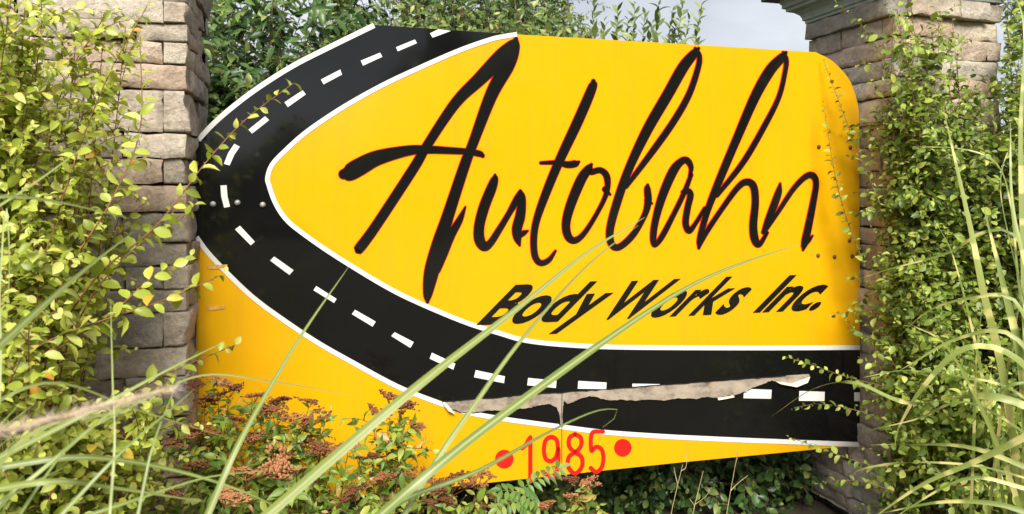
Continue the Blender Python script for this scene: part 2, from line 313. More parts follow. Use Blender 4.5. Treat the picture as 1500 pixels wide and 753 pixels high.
# torn strip: bare board, seam and curled film
top_e = [(40, 158), (90, 156), (160, 149), (230, 146), (300, 137), (370, 131), (440, 128), (520, 122), (600, 117), (680, 111), (760, 104), (860, 97), (950, 90), (1050, 83), (1140, 76), (1220, 70), (1300, 65)]
bot_e = [(1303, 76), (1285, 88), (1268, 101), (1235, 97), (1205, 94), (1172, 87), (1150, 97), (1112, 110), (1075, 128), (1040, 140), (1012, 141), (985, 149), (950, 144), (900, 152), (850, 150), (800, 157), (745, 153), (700, 158), (650, 154), (605, 156), (575, 147), (545, 142), (515, 150), (490, 162), (472, 169), (460, 156),
         (456, 175), (453, 246), (445, 240), (441, 205), (432, 180), (410, 170), (375, 172), (340, 183), (300, 186), (250, 192), (200, 191), (150, 198), (100, 195), (75, 186)]
rnd = random.Random(3)
def rough(pts, amp, n=4):
    o = []
    for a, b in zip(pts[:-1], pts[1:]):
        for k in range(n): o.append((a[0]+(b[0]-a[0])*k/n+rnd.uniform(-amp, amp), a[1]+(b[1]-a[1])*k/n+rnd.uniform(-amp, amp)))
    return o+[pts[-1]]
flat('bare_strip', zb(rough(top_e, .4)+rough(bot_e, 1.2)), .0026, M['bare'])
ribbon('panel_seam', [(823, 573), (822.5, 600), (822.8, 640), (822.5, 696)], .9, .0032, M['film'])
def lip(pts, lift, wd_):
    P_ = np.array(zb(rough(pts, .5, 5))); T_ = norm(np.gradient(P_, axis=0)); Nn_ = np.stack([-T_[:, 1], T_[:, 0]], 1); q_ = len(P_)
    w_ = np.array([wd_*rnd.uniform(.25, 1.3) for _ in range(q_)])[:, None]; h_ = [lift*rnd.uniform(.3, 1.3) for _ in range(q_)]
    vv_ = [loc(*p, .0028) for p in P_-Nn_*wd_*.7]+[loc(*p, .0030+h) for p, h in zip(P_+Nn_*w_, h_)]
    mesh_obj('film_edge', vv_, [(i, i+1, q_+i+1, q_+i) for i in range(q_-1)], M['film'], sign)
lip(top_e[:-1], .004, .7); lip(bot_e[5:25], .006, 1.2); lip(bot_e[27:], .005, 1.2)
def flap(pts, lifts): return mesh_obj('film_flap', [loc(x, y, .003+h) for (x, y), h in zip(zb(pts), lifts)], [(0, 1, 4, 3), (1, 2, 5, 4)], M['flap'], sign, True)
flap([(38, 158), (50, 160), (72, 184), (48, 172), (60, 188), (84, 201)], [0, .001, .002, .012, .018, .010])
flap([(1185, 90), (1240, 97), (1303, 74), (1195, 97), (1250, 107), (1290, 92)], [0, .001, .001, .012, .016, .012])
flap([(985, 147), (1010, 141), (1040, 138), (986, 153), (1012, 148), (1042, 143)], [0, 0, 0, .008, .01, .006])
# bolts
def dome(name, px, py, r, mat):
    vs_, fs = [(0, 0, 0)], []; rings, seg = 4, 10
    c = loc(px, py, .002); vs_ = []
    for i in range(rings+1):
        a = i/rings*math.pi/2
        for j in range(seg):
            b_ = j/seg*2*math.pi; vs_.append((c[0]+r*math.cos(a)*math.cos(b_), c[1]-r*.8*math.sin(a), c[2]+r*math.cos(a)*math.sin(b_)))
    for i in range(rings):
        for j in range(seg): fs.append((i*seg+j, i*seg+(j+1) % seg, (i+1)*seg+(j+1) % seg, (i+1)*seg+j))
    return mesh_obj(name, vs_, fs, mat, sign, True)
for x, y in ((312, 299), (348, 297), (385, 300)): dome('bolt', x, y, .011, M['bolt'])
for x, y in ((1199, 215), (1245, 216), (1198, 374), (1222, 376), (1248, 375), (1244, 352)): dome('bolt', x, y, .0095, M['rust'])
for x, y, l in ((318, 391, 16), (316, 451, 15)):
    flat('tape_residue', rough([(x-l, y-3), (x+l, y-3), (x+l-3, y+2), (x-l+4, y+3)], .9, 5), .0026, M['stain'])

# script lettering: strokes (x, y, width) traced on the board
script = [
 [[(524, 367, 8), (526, 364, 14), (549, 333, 14), (606, 246, 14), (626, 212, 13), (667, 151, 15), (702, 116, 19), (734, 84, 23), (750, 66, 15), (756, 58, 5)],
  [(755.5, 57, 6), (753, 70, 16), (743, 95, 21), (719.5, 139, 18), (693, 209, 14), (680, 243, 15), (656, 316, 17), (643, 358, 21), (632, 398, 21), (626.5, 430, 13), (626, 442, 4)],
  [(681.5, 303, 2), (673, 322, 9), (660, 345, 12), (648, 372, 14), (639, 395, 12)],
  [(503, 255, 14), (511, 253, 23), (526, 244.5, 25), (553, 231, 21), (597, 220.5, 14), (626, 219, 11), (661, 220.5, 9), (685, 222, 8), (702, 225, 8), (707, 228, 5)]],
 [[(725, 256, 3), (724.5, 262, 10), (720, 275, 14), (709, 303, 15), (702, 330, 14.5), (702, 350, 15), (709, 361, 13), (718, 356, 10), (730, 338, 9), (744, 315, 8), (757, 292, 10), (762, 281, 6)],
  [(762, 279, 3), (764.5, 290, 10), (762, 315, 14), (757, 335, 14), (758, 349, 11), (761, 359, 3)], [(758, 346, 8), (767, 341, 7), (773, 338, 2)]],
 [[(869, 119, 6), (867, 129, 13), (847, 176, 14.5), (819.4, 235, 13), (799.5, 283, 12), (785.6, 323, 10), (781.6, 351, 9.5), (783.6, 375, 9), (791.5, 385, 8), (803.5, 381, 7), (813.5, 367.5, 3)],
  [(792, 238.5, 4), (815.5, 238, 6), (831, 241, 9), (843, 239.5, 9), (848, 237, 3)]],
 [[(866, 241, 4), (862, 247, 11), (851, 263, 14), (836, 299, 13.5), (829, 327, 12), (832, 346, 11), (842, 352, 9), (856, 341, 7), (875, 311, 6), (888, 283, 7), (889, 260, 9), (880, 249.5, 8), (866, 252, 8)], [(886, 277, 8), (890, 282, 6), (894, 285, 2)]],
 [[(1023, 71, 4), (1016, 79, 12), (1000, 99, 15.5), (978, 138, 15.5), (948, 190, 14.5), (921, 247, 12), (904, 295, 12), (893.5, 335, 11), (895, 356, 10), (906, 362, 9), (926, 345, 9), (943, 317, 8), (949, 296, 10), (948, 277, 9), (948.5, 271, 4)],
  [(1018, 71, 4), (1024, 82, 7), (1022, 100, 8), (1009, 138, 9), (987, 177, 9.5), (956, 221, 9), (917, 273, 6)], [(947, 293, 7), (955, 298, 2)]],
 [[(1010, 258, 4), (1012, 245, 7), (1006, 235, 9), (997, 237, 10), (985, 252, 13), (970, 287, 12), (960, 322, 10), (956.5, 348, 9), (959, 359, 6), (969.6, 346, 8), (987, 313, 7), (1002, 282, 7), (1012, 256, 6)],
  [(999, 281, 4), (1005, 279, 8), (1011, 285, 9), (1007, 304, 9), (1004, 326, 9), (1009, 338, 8), (1018, 328, 6), (1032, 305, 5)]],
 [[(1151, 77, 4), (1144, 85, 12), (1127, 104, 15), (1105.5, 142, 14), (1079, 203, 12), (1053, 265, 11), (1036, 308.6, 9), (1025, 348, 8), (1023.5, 363, 4)],
  [(1147, 77, 4), (1151, 87, 7), (1150, 103, 6.5), (1140.5, 142, 7), (1118.6, 186, 8), (1088, 238, 8), (1050, 286, 6)],
  [(1024, 361, 4), (1035, 339, 7), (1057, 306, 7), (1079, 276, 8), (1092, 266.5, 9), (1103, 272, 10), (1106, 295, 10), (1103, 330, 11), (1105.5, 351, 11), (1112, 358, 7), (1123, 341, 5)]],
 [[(1142.5, 269, 3), (1139, 285, 10), (1126, 320, 10), (1118, 340, 6)],
  [(1120, 340, 4), (1140.5, 308.6, 6), (1162.4, 276, 7), (1180, 258.5, 8), (1190.5, 257.5, 9), (1195, 269, 8), (1191, 295, 9), (1183, 335, 10.5), (1178.5, 355, 10), (1176, 366, 3)], [(1176, 360, 6), (1184, 352, 6), (1190, 345, 2)]]]
def stroke_mesh(strokes, grow, off, step):
    vs_, fs = [], []
    for k, s in enumerate(strokes):
        P = catmull(s, 8); xy = P[:, :2]; wd = np.maximum(P[:, 2], .8)+2*grow
        T = norm(np.gradient(xy, axis=0)); Nn = np.stack([-T[:, 1], T[:, 0]], 1)
        A, B = xy+Nn*wd[:, None]/2, xy-Nn*wd[:, None]/2
        # rounded ends
        o = off+k*step; b0 = len(vs_); q = len(xy)
        vs_ += [loc(*p, o) for p in A]+[loc(*p, o) for p in B]
        fs += [(b0+i, b0+i+1, b0+q+i+1, b0+q+i) for i in range(q-1)]
        for e, sg in ((0, -1), (q-1, 1)):
            c = xy[e]; r = wd[e]/2; base = len(vs_); a0 = math.atan2(Nn[e][1], Nn[e][0])
            ring = [c+r*np.array([math.cos(a0-sg*math.pi*j/6), math.sin(a0-sg*math.pi*j/6)]) for j in range(7)]
            vs_ += [loc(*p, o) for p in ring]; fs.append(tuple(range(base, base+7)))
    return vs_, fs
for st in script:
    v1, f1 = stroke_mesh(st, 0, .0030, .0003); le = mesh_obj('script_letter', v1, f1, M['ink'], sign)
    v2, f2 = stroke_mesh(st, 1.05, .0011, .0003); mesh_obj('letter_outline', v2, f2, M['red'], le)

# block lettering from the built-in font, sheared, letter by letter
def glyph(ch):
    cu = bpy.data.curves.new('glyph', 'FONT'); cu.body = ch; cu.resolution_u = 5; cu.offset = 0.026
    o = bpy.data.objects.new('glyph', cu); col.objects.link(o); bpy.context.view_layer.update()
    me = bpy.data.meshes.new_from_object(o.evaluated_get(bpy.context.evaluated_depsgraph_get()))
    v = np.array([x.co[:2] for x in me.vertices]); f = [tuple(p.vertices) for p in me.polygons]
    bpy.data.objects.remove(o); bpy.data.meshes.remove(me); bpy.data.curves.remove(cu)
    return v, f
G = {c: glyph(c) for c in 'BodyWrksInc.'}
cap_h = G['I'][0][:, 1].max(); gap = 0.055*cap_h
def word(txt, xa, xb, H):
    xs = []; cur = 0
    for c in txt:
        v = G[c][0]; wd_ = v[:, 0].max()-v[:, 0].min(); xs.append(cur-v[:, 0].min()); cur += wd_+gap
    tot = cur-gap; sx = (xb-xa)/tot; sy = H/cap_h
    for c, x0 in zip(txt, xs):
        v, f = G[c]; pts = []
        for x, y in v:
            X = xa+(x+x0)*sx; base = 474-(X-699)*.0445; h = y*sy; pts.append((X+h*.98, base-h))
        mesh_obj('block_letter', [loc(*p, .0030) for p in pts], f, M['ink'], sign)
word('Body', 699, 861, 57); word('Works', 871, 1069, 55); word('Inc.', 1104, 1196, 53)
digits = [[[(764.5, 656), (770, 651), (774.5, 642.5)], [(776.5, 640), (776.5, 703)]],
          [[(817, 655), (815, 644), (807, 639.5), (799, 645), (796.5, 658), (799, 671), (807, 675), (814, 669), (817.5, 657), (817.5, 675), (814, 692), (806, 699), (798, 693)]],
          [[(842, 635.5), (834, 641), (833.5, 653), (842, 661), (850.5, 653), (850.5, 641), (842, 635.5)], [(842, 662), (833, 669), (832, 683), (842, 693), (852, 683), (851.5, 669), (842, 662)]],
          [[(883, 632), (867, 634), (866, 659), (873, 654), (881, 658), (883.5, 671), (881, 684), (873, 691), (865, 685)]]]
for d in digits:
    v, f = stroke_mesh([[(x, y, 5.6) for x, y in catmull(s, 3)[:, :2]] for s in d], .25, .0030, .0003)
    mesh_obj('red_digit', v, f, M['red'], sign)
for x, y, r in ((738.5, 672, 13.5), (912, 655.5, 12.8)):
    flat('red_dot', [(x+r*math.cos(a), y+r*math.sin(a)) for a in np.linspace(0, 2*math.pi, 33)[:-1]], .0030, M['red'])

# ------------------------------------------------------------------ stone pillars
def stone_mesh(L, H, D, sd_, axis):
    """split-faced block: rough front, crisp broken edges"""
    rs = random.Random(sd_); nx = max(5, min(18, int(L/.016))); nh = max(4, min(8, int(H/.014)))
    o3 = Vector((rs.uniform(0, 90), rs.uniform(0, 90), rs.uniform(0, 90))); tilt = rs.uniform(-.06, .06); tz = rs.uniform(-.16, .16); sl0, sl1 = rs.uniform(-.005, .005), rs.uniform(-.005, .005)
    vs_, fs = [], []; fr = noise.fractal
    def idx(i, j): return j*(nx+1)+i
    us = [0, .03]+[.03+.94*i/(nx-2) for i in range(1, nx-1)]+[1]; hs = [0, .09]+[.09+.82*i/(nh-2) for i in range(1, nh-1)]+[1]
    for h in hs:
        for u in us:
            x, z = u*L, h*H; ed = min(x, L-x, z, H-z)
            bulge = -.0045*(1-min(1, ed/.006))
            nn = fr(o3+Vector((x*10, z*15, 0)), .9, 2.1, 5)*.0085
            nn += max(0, noise.noise(o3+Vector((x*16, z*22, 5)))-.15)*-.022      # flaked-off hollows
            jx = fr(o3+Vector((u*9, z*30, 7)), 1, 2, 3)*.005 if u in (0, 1) else 0
            jz = fr(o3+Vector((x*16, h*9, 11)), 1, 2, 3)*(.0055 if h in (0, 1) else .003)+(sl0*(1-h)+sl1*h)*(u-.5)
            vs_.append((x+jx, -(D+bulge+nn+tilt*(x-L/2)*.25+tz*(z-H/2)), z+jz))
    for j in range(nh):
        for i in range(nx): fs.append((idx(i, j), idx(i+1, j), idx(i+1, j+1), idx(i, j+1)))
    per = [idx(i, 0) for i in range(nx)]+[idx(nx, j) for j in range(nh)]+[idx(i, nh) for i in range(nx, 0, -1)]+[idx(0, j) for j in range(nh, 0, -1)]
    b = len(vs_); m_ = len(per)
    for p in per: vs_.append(vs_[p])
    for p in per: vs_.append((vs_[p][0], 0.0, vs_[p][2]))
    for i in range(m_): fs.append((b+(i+1) % m_, b+i, b+m_+i, b+m_+(i+1) % m_))
    return vs_, fs
HT = 2.357
def pillar(u0, u1, t0, t1, label, courses, seed, sizes=None):
    """square stone pier in the sign's axes: u along the sign, t away from the camera"""
    P = lambda u, t: (X0+CT*u-ST*t, Y0+ST*u+CT*t)
    cu, ct = (u0+u1)/2, (t0+t1)/2; root = empty('stone_pillar', (*P(cu, ct), 0), label, 'pillar', TH, 'stone pillars holding the sign')
    hw, hd = (u1-u0)/2, (t1-t0)/2; rs = random.Random(seed); D = .07
    c = D-.012
    bx = [(x, y, z) for x in (-hw+c, hw-c) for y in (-hd+c, hd-c) for z in (-.1, HT-.01)]
    mesh_obj('core', bx, [(0, 1, 3, 2), (4, 6, 7, 5), (0, 4, 5, 1), (2, 3, 7, 6), (1, 5, 7, 3), (0, 2, 6, 4)], M['mortar'], root)
    for ci, (za, zb_) in enumerate(zip(courses[:-1], courses[1:])):
        topc = .018 if zb_ >= HT-.001 else 0
        for fi in range(4):
            half = hw if fi % 2 == 0 else hd; other = hd if fi % 2 == 0 else hw
            long_ = (fi % 2 == 0) == (ci % 2 == 0)
            a, b = (-half, half) if long_ else (-half+D+.002, half-D-.002)
            k = rs.choice((1, 2, 2, 3)) if b-a > .3 else rs.choice((1, 2))
            if zb_-za > .105: k = max(k, 2)
            cuts = [a]+sorted(a+(b-a)*(i+rs.uniform(-.22, .22))/k for i in range(1, k))+[b]
            for p, q in zip(cuts[:-1], cuts[1:]):
                g_ = rs.uniform(.001, .0025); proud = rs.uniform(-.013, .015)+topc
                gz = rs.uniform(.001, .0035)
                vs_, fs = stone_mesh(q-p-2*g_, zb_-za-2*gz, D+proud, rs.random(), fi)
                o = mesh_obj('stone', vs_, fs, M['stone'], root, True)
                # face axes
                if fi == 0: o.location = (p+g_, -other+D, za+gz)
                elif fi == 1: o.location = (other-D, p+g_, za+gz); o.rotation_euler.z = math.pi/2
                elif fi == 2: o.location = (-(p+g_), other-D, za+gz); o.rotation_euler.z = math.pi
                else: o.location = (-other+D, -(p+g_), za+gz); o.rotation_euler.z = -math.pi/2
    # moulded cornice, swept round the top, and a dark cap slab
    prof = [(-.06, 0), (.012, 0), (.012, .012), (.022, .018), (.022, .028), (.030, .045), (.050, .062), (.078, .072), (.078, .084), (.092, .090), (.092, .108), (.100, .116), (.100, .135), (-.06, .135)]
    vs_, fs = [], []; q = len(prof)
    for sx, sy in ((-1, -1), (1, -1), (1, 1), (-1, 1)):
        for d_, h_ in prof: vs_.append((sx*(hw+d_), sy*(hd+d_), HT+.004+h_))
    for s in range(4):
        for i in range(q-1): fs.append((s*q+i, ((s+1) % 4)*q+i, ((s+1) % 4)*q+i+1, s*q+i+1))
    mesh_obj('cornice', vs_, fs, M['cornice'], root)
    e1, e2, z1 = hw+.165, hd+.165, HT+.142; vs_ = []
    for e, z in ((0, z1), (.0, z1+.05), (.03, z1+.06)): vs_ += [(sx*(e1-e), sy*(e2-e), z) for sx, sy in ((-1, -1), (1, -1), (1, 1), (-1, 1))]
    vs_.append((0, 0, z1+.22))
    fs = [(3, 2, 1, 0)]+[(r_*4+i, r_*4+(i+1) % 4, (r_+1)*4+(i+1) % 4, (r_+1)*4+i) for r_ in range(2) for i in range(4)]+[(8+i, 8+(i+1) % 4, 12) for i in range(4)]
    mesh_obj('cap_slab', vs_, fs, M['cap'], root)
    return root
def zc(y, Yc): return CAMZ+(HY-y)/F*Yc
def fill_courses(zs, seed):
    rs = random.Random(seed); zs = sorted(zs); lo = zs[0]
    while lo > .06:
        lo -= rs.choice((.07, .085, .1, .115, .06)); zs.append(max(lo, 0))
    if min(zs) > 0.001: zs.append(0.0)
    zs = sorted(zs); top = zs[-1]
    while top < HT-.07:
        top += rs.choice((.07, .085, .1)); zs.append(top)
    zs = [z for z in zs if z < HT-.05]+[HT]; return sorted(zs)
cl = fill_courses([zc(y, 2.5) for y in (2, 35, 62, 95, 132, 195, 232, 270, 311, 356, 390, 424, 457, 508, 549, 610, 650, 700, 742)], 5)
cr_ = fill_courses([zc(y, 3.25) for y in (22, 52, 82, 112, 140, 180, 212, 250, 275, 305, 335, 362, 400, 430, 470, 500, 530, 580)], 9)
WP = .575
pillar(-WP-.002, -.002, -.205, .37, 'tan stacked-stone pillar behind the yellow-green shrub, holding the curved end of the sign', cl, 21)
pillar(U1+.002, U1+.002+WP, -.205, .37, 'grey-tan stacked-stone pillar with moulded cornice, half covered by green creeper', cr_, 34)

# ------------------------------------------------------------------ foliage machinery
def leaf_template(W, fold, curl, prof=None, n=4):
    prof = prof or [0, .62, 1, .78, 0]
    vs_, fs = [], []
    n = len(prof)-1; rows = []
    for i, p in enumerate(prof):
        x = i/n; zc_ = -curl*x*x; y = W*p/2
        if p == 0: rows.append((len(vs_),)); vs_.append((x, 0, zc_))
        else:
            b = len(vs_); rows.append((b, b+1, b+2)); vs_ += [(x, y, zc_+fold*y), (x, 0, zc_), (x, -y, zc_+fold*y)]
    for a, b in zip(rows[:-1], rows[1:]):
        if len(a) == 1: fs += [(a[0], b[1], b[0]), (a[0], b[2], b[1])]
        elif len(b) == 1: fs += [(a[0], a[1], b[0]), (a[1], a[2], b[0])]
        else: fs += [(a[0], a[1], b[1], b[0]), (a[1], a[2], b[2], b[1])]
    return np.array(vs_, float), fs
OVAL = [leaf_template(.62, .45, .25, [0, .75, 1, .82, 0]), leaf_template(.56, .7, .5, [0, .7, 1, .85, 0]), leaf_template(.66, .25, .1, [0, .75, 1, .8, 0])]
LANCE = [leaf_template(.40, .4, .25, [0, .7, 1, .9, .5, 0]), leaf_template(.36, .6, .55, [0, .65, 1, .9, .5, 0]), leaf_template(.44, .3, .1, [0, .7, 1, .85, .45, 0])]
def frames(D, Nh):
    D = norm(D); S = norm(np.cross(Nh, D)); Z = np.cross(D, S); return np.stack([D, S, Z], 2)
class Plant:
    def __init__(s, name, base, label, cat, group, mat, bark, leaves=OVAL):
        s.root = empty(name, base, label, cat, 0, group); s.base = np.array(base, float); s.mat, s.bark, s.tpl = mat, bark, leaves
        s.P, s.D, s.N, s.S = [], [], [], []; s.stems = []
    def leaf(s, p, d, n, size): s.P.append(np.array([p])); s.D.append(np.array([d])); s.N.append(np.array([n])); s.S.append(np.array([size]))
    def stem(s, P, r0, r1): s.stems.append((np.array(P), r0, r1))
    def shoot(s, P, size, spacing, start=0, r=(.003, .001), spread=.8, droop=.25, rg=rng, opp=False, upright=0, taper=.55):
        """leaves along a twig polyline, getting smaller at the tip"""
        Q = resample(np.array(P), spacing); s.stem(Q[::2] if len(Q) > 6 else Q, *r)
        T = norm(np.gradient(Q, axis=0)); q = len(Q); ii = np.arange(q); f = ii/(q-1); ii = ii[f >= start]
        if not len(ii): return
        t = T[ii]; fl = f[ii]; h = np.where((np.abs(t[:, 2]) < .9)[:, None], [[0, 0, 1.]], [[1., 0, 0]])
        s1 = norm(np.cross(t, h)); s2 = np.cross(t, s1); m_ = len(ii)
        for rep_ in range(2 if opp else 1):
            a = (2.4*ii if not opp else (math.pi/2*(ii % 2)+math.pi*rep_))+rg.normal(0, .35, m_)
            side = np.cos(a)[:, None]*s1+np.sin(a)[:, None]*s2
            s.D.append(norm(t*(.55+upright)+side*spread+np.array([0, 0, -droop])+rg.normal(0, .15, (m_, 3))))
            s.N.append(norm(np.array([.1, -.55, .75])+t*.2+rg.normal(0, .48, (m_, 3)))); s.P.append(Q[ii])
            s.S.append(size*(1-taper*np.maximum(0, (fl-.65)/.35))*rg.uniform(.55, 1.22, m_))
    def finish(s, n_parts=300, blooms=None):
        if s.stems:
            va, fs, b = [], [], 0
            for P, r0, r1 in s.stems:
                q = len(P); T = norm(np.gradient(P, axis=0)); h = np.where((np.abs(T[:, 2]) < .9)[:, None], [[0, 0, 1.]], [[1., 0, 0]])
                s1 = norm(np.cross(T, h)); s2 = np.cross(T, s1); r_ = np.linspace(r0, r1, q)[:, None]; c = P-s.base
                va.append(np.stack([c+r_*s1, c+r_*s2, c-r_*s1, c-r_*s2], 1).reshape(-1, 3))
                fs += [(b+i*4+k, b+i*4+(k+1) % 4, b+i*4+4+(k+1) % 4, b+i*4+4+k) for i in range(q-1) for k in range(4)]; b += q*4
            vs_ = np.vstack(va)
            mesh_obj('stems', vs_, fs, s.bark, s.root, True)
        if not s.P: return s
        P, D, Nh, S = map(np.concatenate, (s.P, s.D, s.N, s.S)); Fm = frames(D, Nh); var = rng.integers(0, len(s.tpl), len(P))
        px, py = CX+P[:, 0]/P[:, 1]*F, HY-(P[:, 2]-CAMZ)/P[:, 1]*F
        inside = (px > 5) & (px < 1495) & (py > 5) & (py < 748)
        score = np.where(inside, S/P[:, 1], 0); order = np.argsort(-score)
        big = [i for i in order[:n_parts] if score[i] > 0]
        meshes = []
        for tv, tf in s.tpl:
            me = bpy.data.meshes.new('leaf'); me.from_pydata([tuple(v) for v in tv], [], tf); me.materials.append(s.mat)
            me.polygons.foreach_set('use_smooth', [True]*len(me.polygons)); meshes.append(me)
        for i in big:
            o = bpy.data.objects.new('leaf', meshes[var[i]]); col.objects.link(o); o.parent = s.root
            m = Matrix.Identity(4)
            for r_ in range(3):
                for c_ in range(3): m[r_][c_] = Fm[i][r_, c_]*S[i]
                m[r_][3] = P[i][r_]-s.base[r_]
            o.matrix_local = m
        rest = np.setdiff1d(np.arange(len(P)), big)
        if len(rest):
            Vs, Fs, Rn, nb = [], [], [], 0
            for k, (tv, tf) in enumerate(s.tpl):
                ids = rest[var[rest] == k]
                if not len(ids): continue
                X = np.einsum('nij,vj->nvi', Fm[ids]*S[ids][:, None, None], tv)+(P[ids]-s.base)[:, None, :]
                rn = rng.random(len(ids))
                Vs.append(X.reshape(-1, 3)); Rn.append(np.repeat(rn, len(tv)))
                tris = []
                for f in tf: tris += [f] if len(f) == 3 else [(f[0], f[1], f[2]), (f[0], f[2], f[3])]
                tris = np.array(tris); Fs.append((tris[None]+nb+(np.arange(len(ids))*len(tv))[:, None, None]).reshape(-1, 3)); nb += len(ids)*len(tv)
            Vs, Fs, Rn = np.vstack(Vs), np.vstack(Fs), np.concatenate(Rn)
            me = bpy.data.meshes.new('foliage'); me.vertices.add(len(Vs)); me.vertices.foreach_set('co', Vs.astype(np.float32).ravel())
            me.loops.add(len(Fs)*3); me.loops.foreach_set('vertex_index', Fs.astype(np.int32).ravel())
            me.polygons.add(len(Fs)); me.polygons.foreach_set('loop_start', np.arange(len(Fs), dtype=np.int32)*3); me.polygons.foreach_set('use_smooth', np.ones(len(Fs), bool))
            at = me.attributes.new('rnd', 'FLOAT', 'POINT'); at.data.foreach_set('value', Rn.astype(np.float32))
            me.materials.append(s.mat); me.update(calc_edges=True); me.validate()
            o = bpy.data.objects.new('foliage', me); link(o, s.root); tag(o, kind='stuff')
        return s
def arch(a, b, lift, sag=0.0, wob=.03):
    """curve from a to b, rising first and arching over"""
    a, b = np.array(a, float), np.array(b, float); m1 = a+(b-a)*.30+np.array([0, 0, lift]); m2 = a+(b-a)*.72+np.array([0, 0, lift*.75])
    return catmull([a, m1+rng.normal(0, wob, 3), m2+rng.normal(0, wob, 3), b], 7)
def side_twigs(pl, P, n, length, size, spacing, start=.35, droop=.25, **kw):
    q = len(P)
    for _ in range(n):
        f = rng.uniform(start, .95); i = int(f*(q-1)); t = norm(P[min(i+1, q-1)]-P[max(i-1, 0)])
        d = norm(t*.6+rng.normal(0, .7, 3)+np.array([0, -.15, .1])); L = length*rng.uniform(.5, 1.2)
        c = [P[i], P[i]+d*L*.5+np.array([0, 0, .01]), P[i]+d*L+np.array([0, 0, -.10*L])]
        pl.shoot(catmull(c, 4), size, spacing, 0, (.0014, .0006), droop=droop, **kw)

# ---- yellow-green shrubs by the left pillar
def golden(base, label, tips, n_twigs, explicit=()):
    pl = Plant('golden_shrub', base, label, 'shrub', None, M['golden'], M['bark_red'])
    for tip in tips:
        st = np.array(base)+np.array([rng.uniform(-.12, .12), rng.uniform(-.12, .12), 0]); tp = V(*tip)
        P = arch(st, tp, rng.uniform(.06, .2)); pl.shoot(P, .038, .017, .35, (.0045, .0012)); side_twigs(pl, P, int(n_twigs*1.8), .17, .033, .0135)
    for pts in explicit:
        P = catmull([np.array(base)]+[V(*p) for p in pts], 8); n0 = 8
        pl.stem(P[:n0+1], .004, .003); pl.shoot(P[n0:], .043, .016, 0, (.003, .0012), spread=.85, taper=.3)
    return pl.finish()
def tips(n, xr, yr, Yr): return [(rng.uniform(*xr), rng.uniform(*yr), rng.uniform(*Yr)) for _ in range(n)]
golden(V(20, 753, 2.0)*[1, 1, 0], 'tall yellow-green shrub arching in front of the tan stone pillar',
       tips(22, (-90, 130), (-80, 130), (1.8, 2.2))+tips(24, (-110, 55), (60, 400), (1.75, 2.15))+[(185, 30, 2.1), (160, 10, 2.0), (150, 70, 2.05), (120, 150, 2.05), (180, 300, 2.15), (110, 260, 2.0)], 15,
       [[(40, 520, 1.9), (80, 330, 1.85), (150, 130, 1.9), (215, 10, 2.0)], [(80, 560, 1.9), (130, 420, 1.9), (230, 330, 2.0), (300, 240, 2.1), (360, 175, 2.2), (430, 122, 2.28)],
        [(60, 600, 1.8), (90, 420, 1.8), (160, 300, 1.85), (205, 190, 1.95), (205, 55, 2.05)], [(80, 600, 1.9), (120, 460, 1.9), (190, 370, 2.0), (265, 320, 2.1), (285, 300, 2.15)]])
golden(V(-60, 753, 1.75)*[1, 1, 0], 'lower yellow-green shrub with long loose shoots beside the pale striped grass',
       tips(18, (-120, 60), (330, 600), (1.5, 1.9))+tips(24, (-60, 240), (590, 750), (1.7, 2.15)), 13,
       [[(0, 600, 1.6), (40, 520, 1.65), (120, 480, 1.75), (240, 440, 1.9), (330, 400, 2.0)], [(-20, 620, 1.6), (50, 530, 1.65), (150, 470, 1.8), (225, 405, 1.95), (280, 375, 2.1)],
        [(0, 690, 1.7), (60, 660, 1.75), (160, 600, 1.9), (240, 550, 2.05), (345, 505, 2.2)]])

# ---- green creeper shrubs on the right pillar
def face_tips(n, xr, yr, tr):
    o = []
    for _ in range(n):
        x = rng.uniform(*xr); a = (x-CX)/F; t0 = -.205-rng.uniform(*tr); o.append((x, rng.uniform(*yr), (t0+Y0*CT-X0*ST)/(CT-a*ST)))
    return o
def creeper(base, label, tp_list, n_twigs, explicit=(), size=.040, lift=(.04, .15)):
    pl = Plant('leafy_creeper', base, label, 'creeper', None, M['green'], M['bark'])
    for tip in tp_list:
        st = np.array(base)+np.array([rng.uniform(-.15, .15), rng.uniform(-.1, .1), 0]); P = arch(st, V(*tip), rng.uniform(*lift))
        pl.shoot(P, size, .019, .3, (.004, .001)); side_twigs(pl, P, n_twigs, .19, size*.95, .017)
    for pts in explicit:
        P = catmull([V(*p) for p in pts], 8); pl.shoot(P, size*.85, .014, 0, (.0022, .0007))
    return pl.finish()
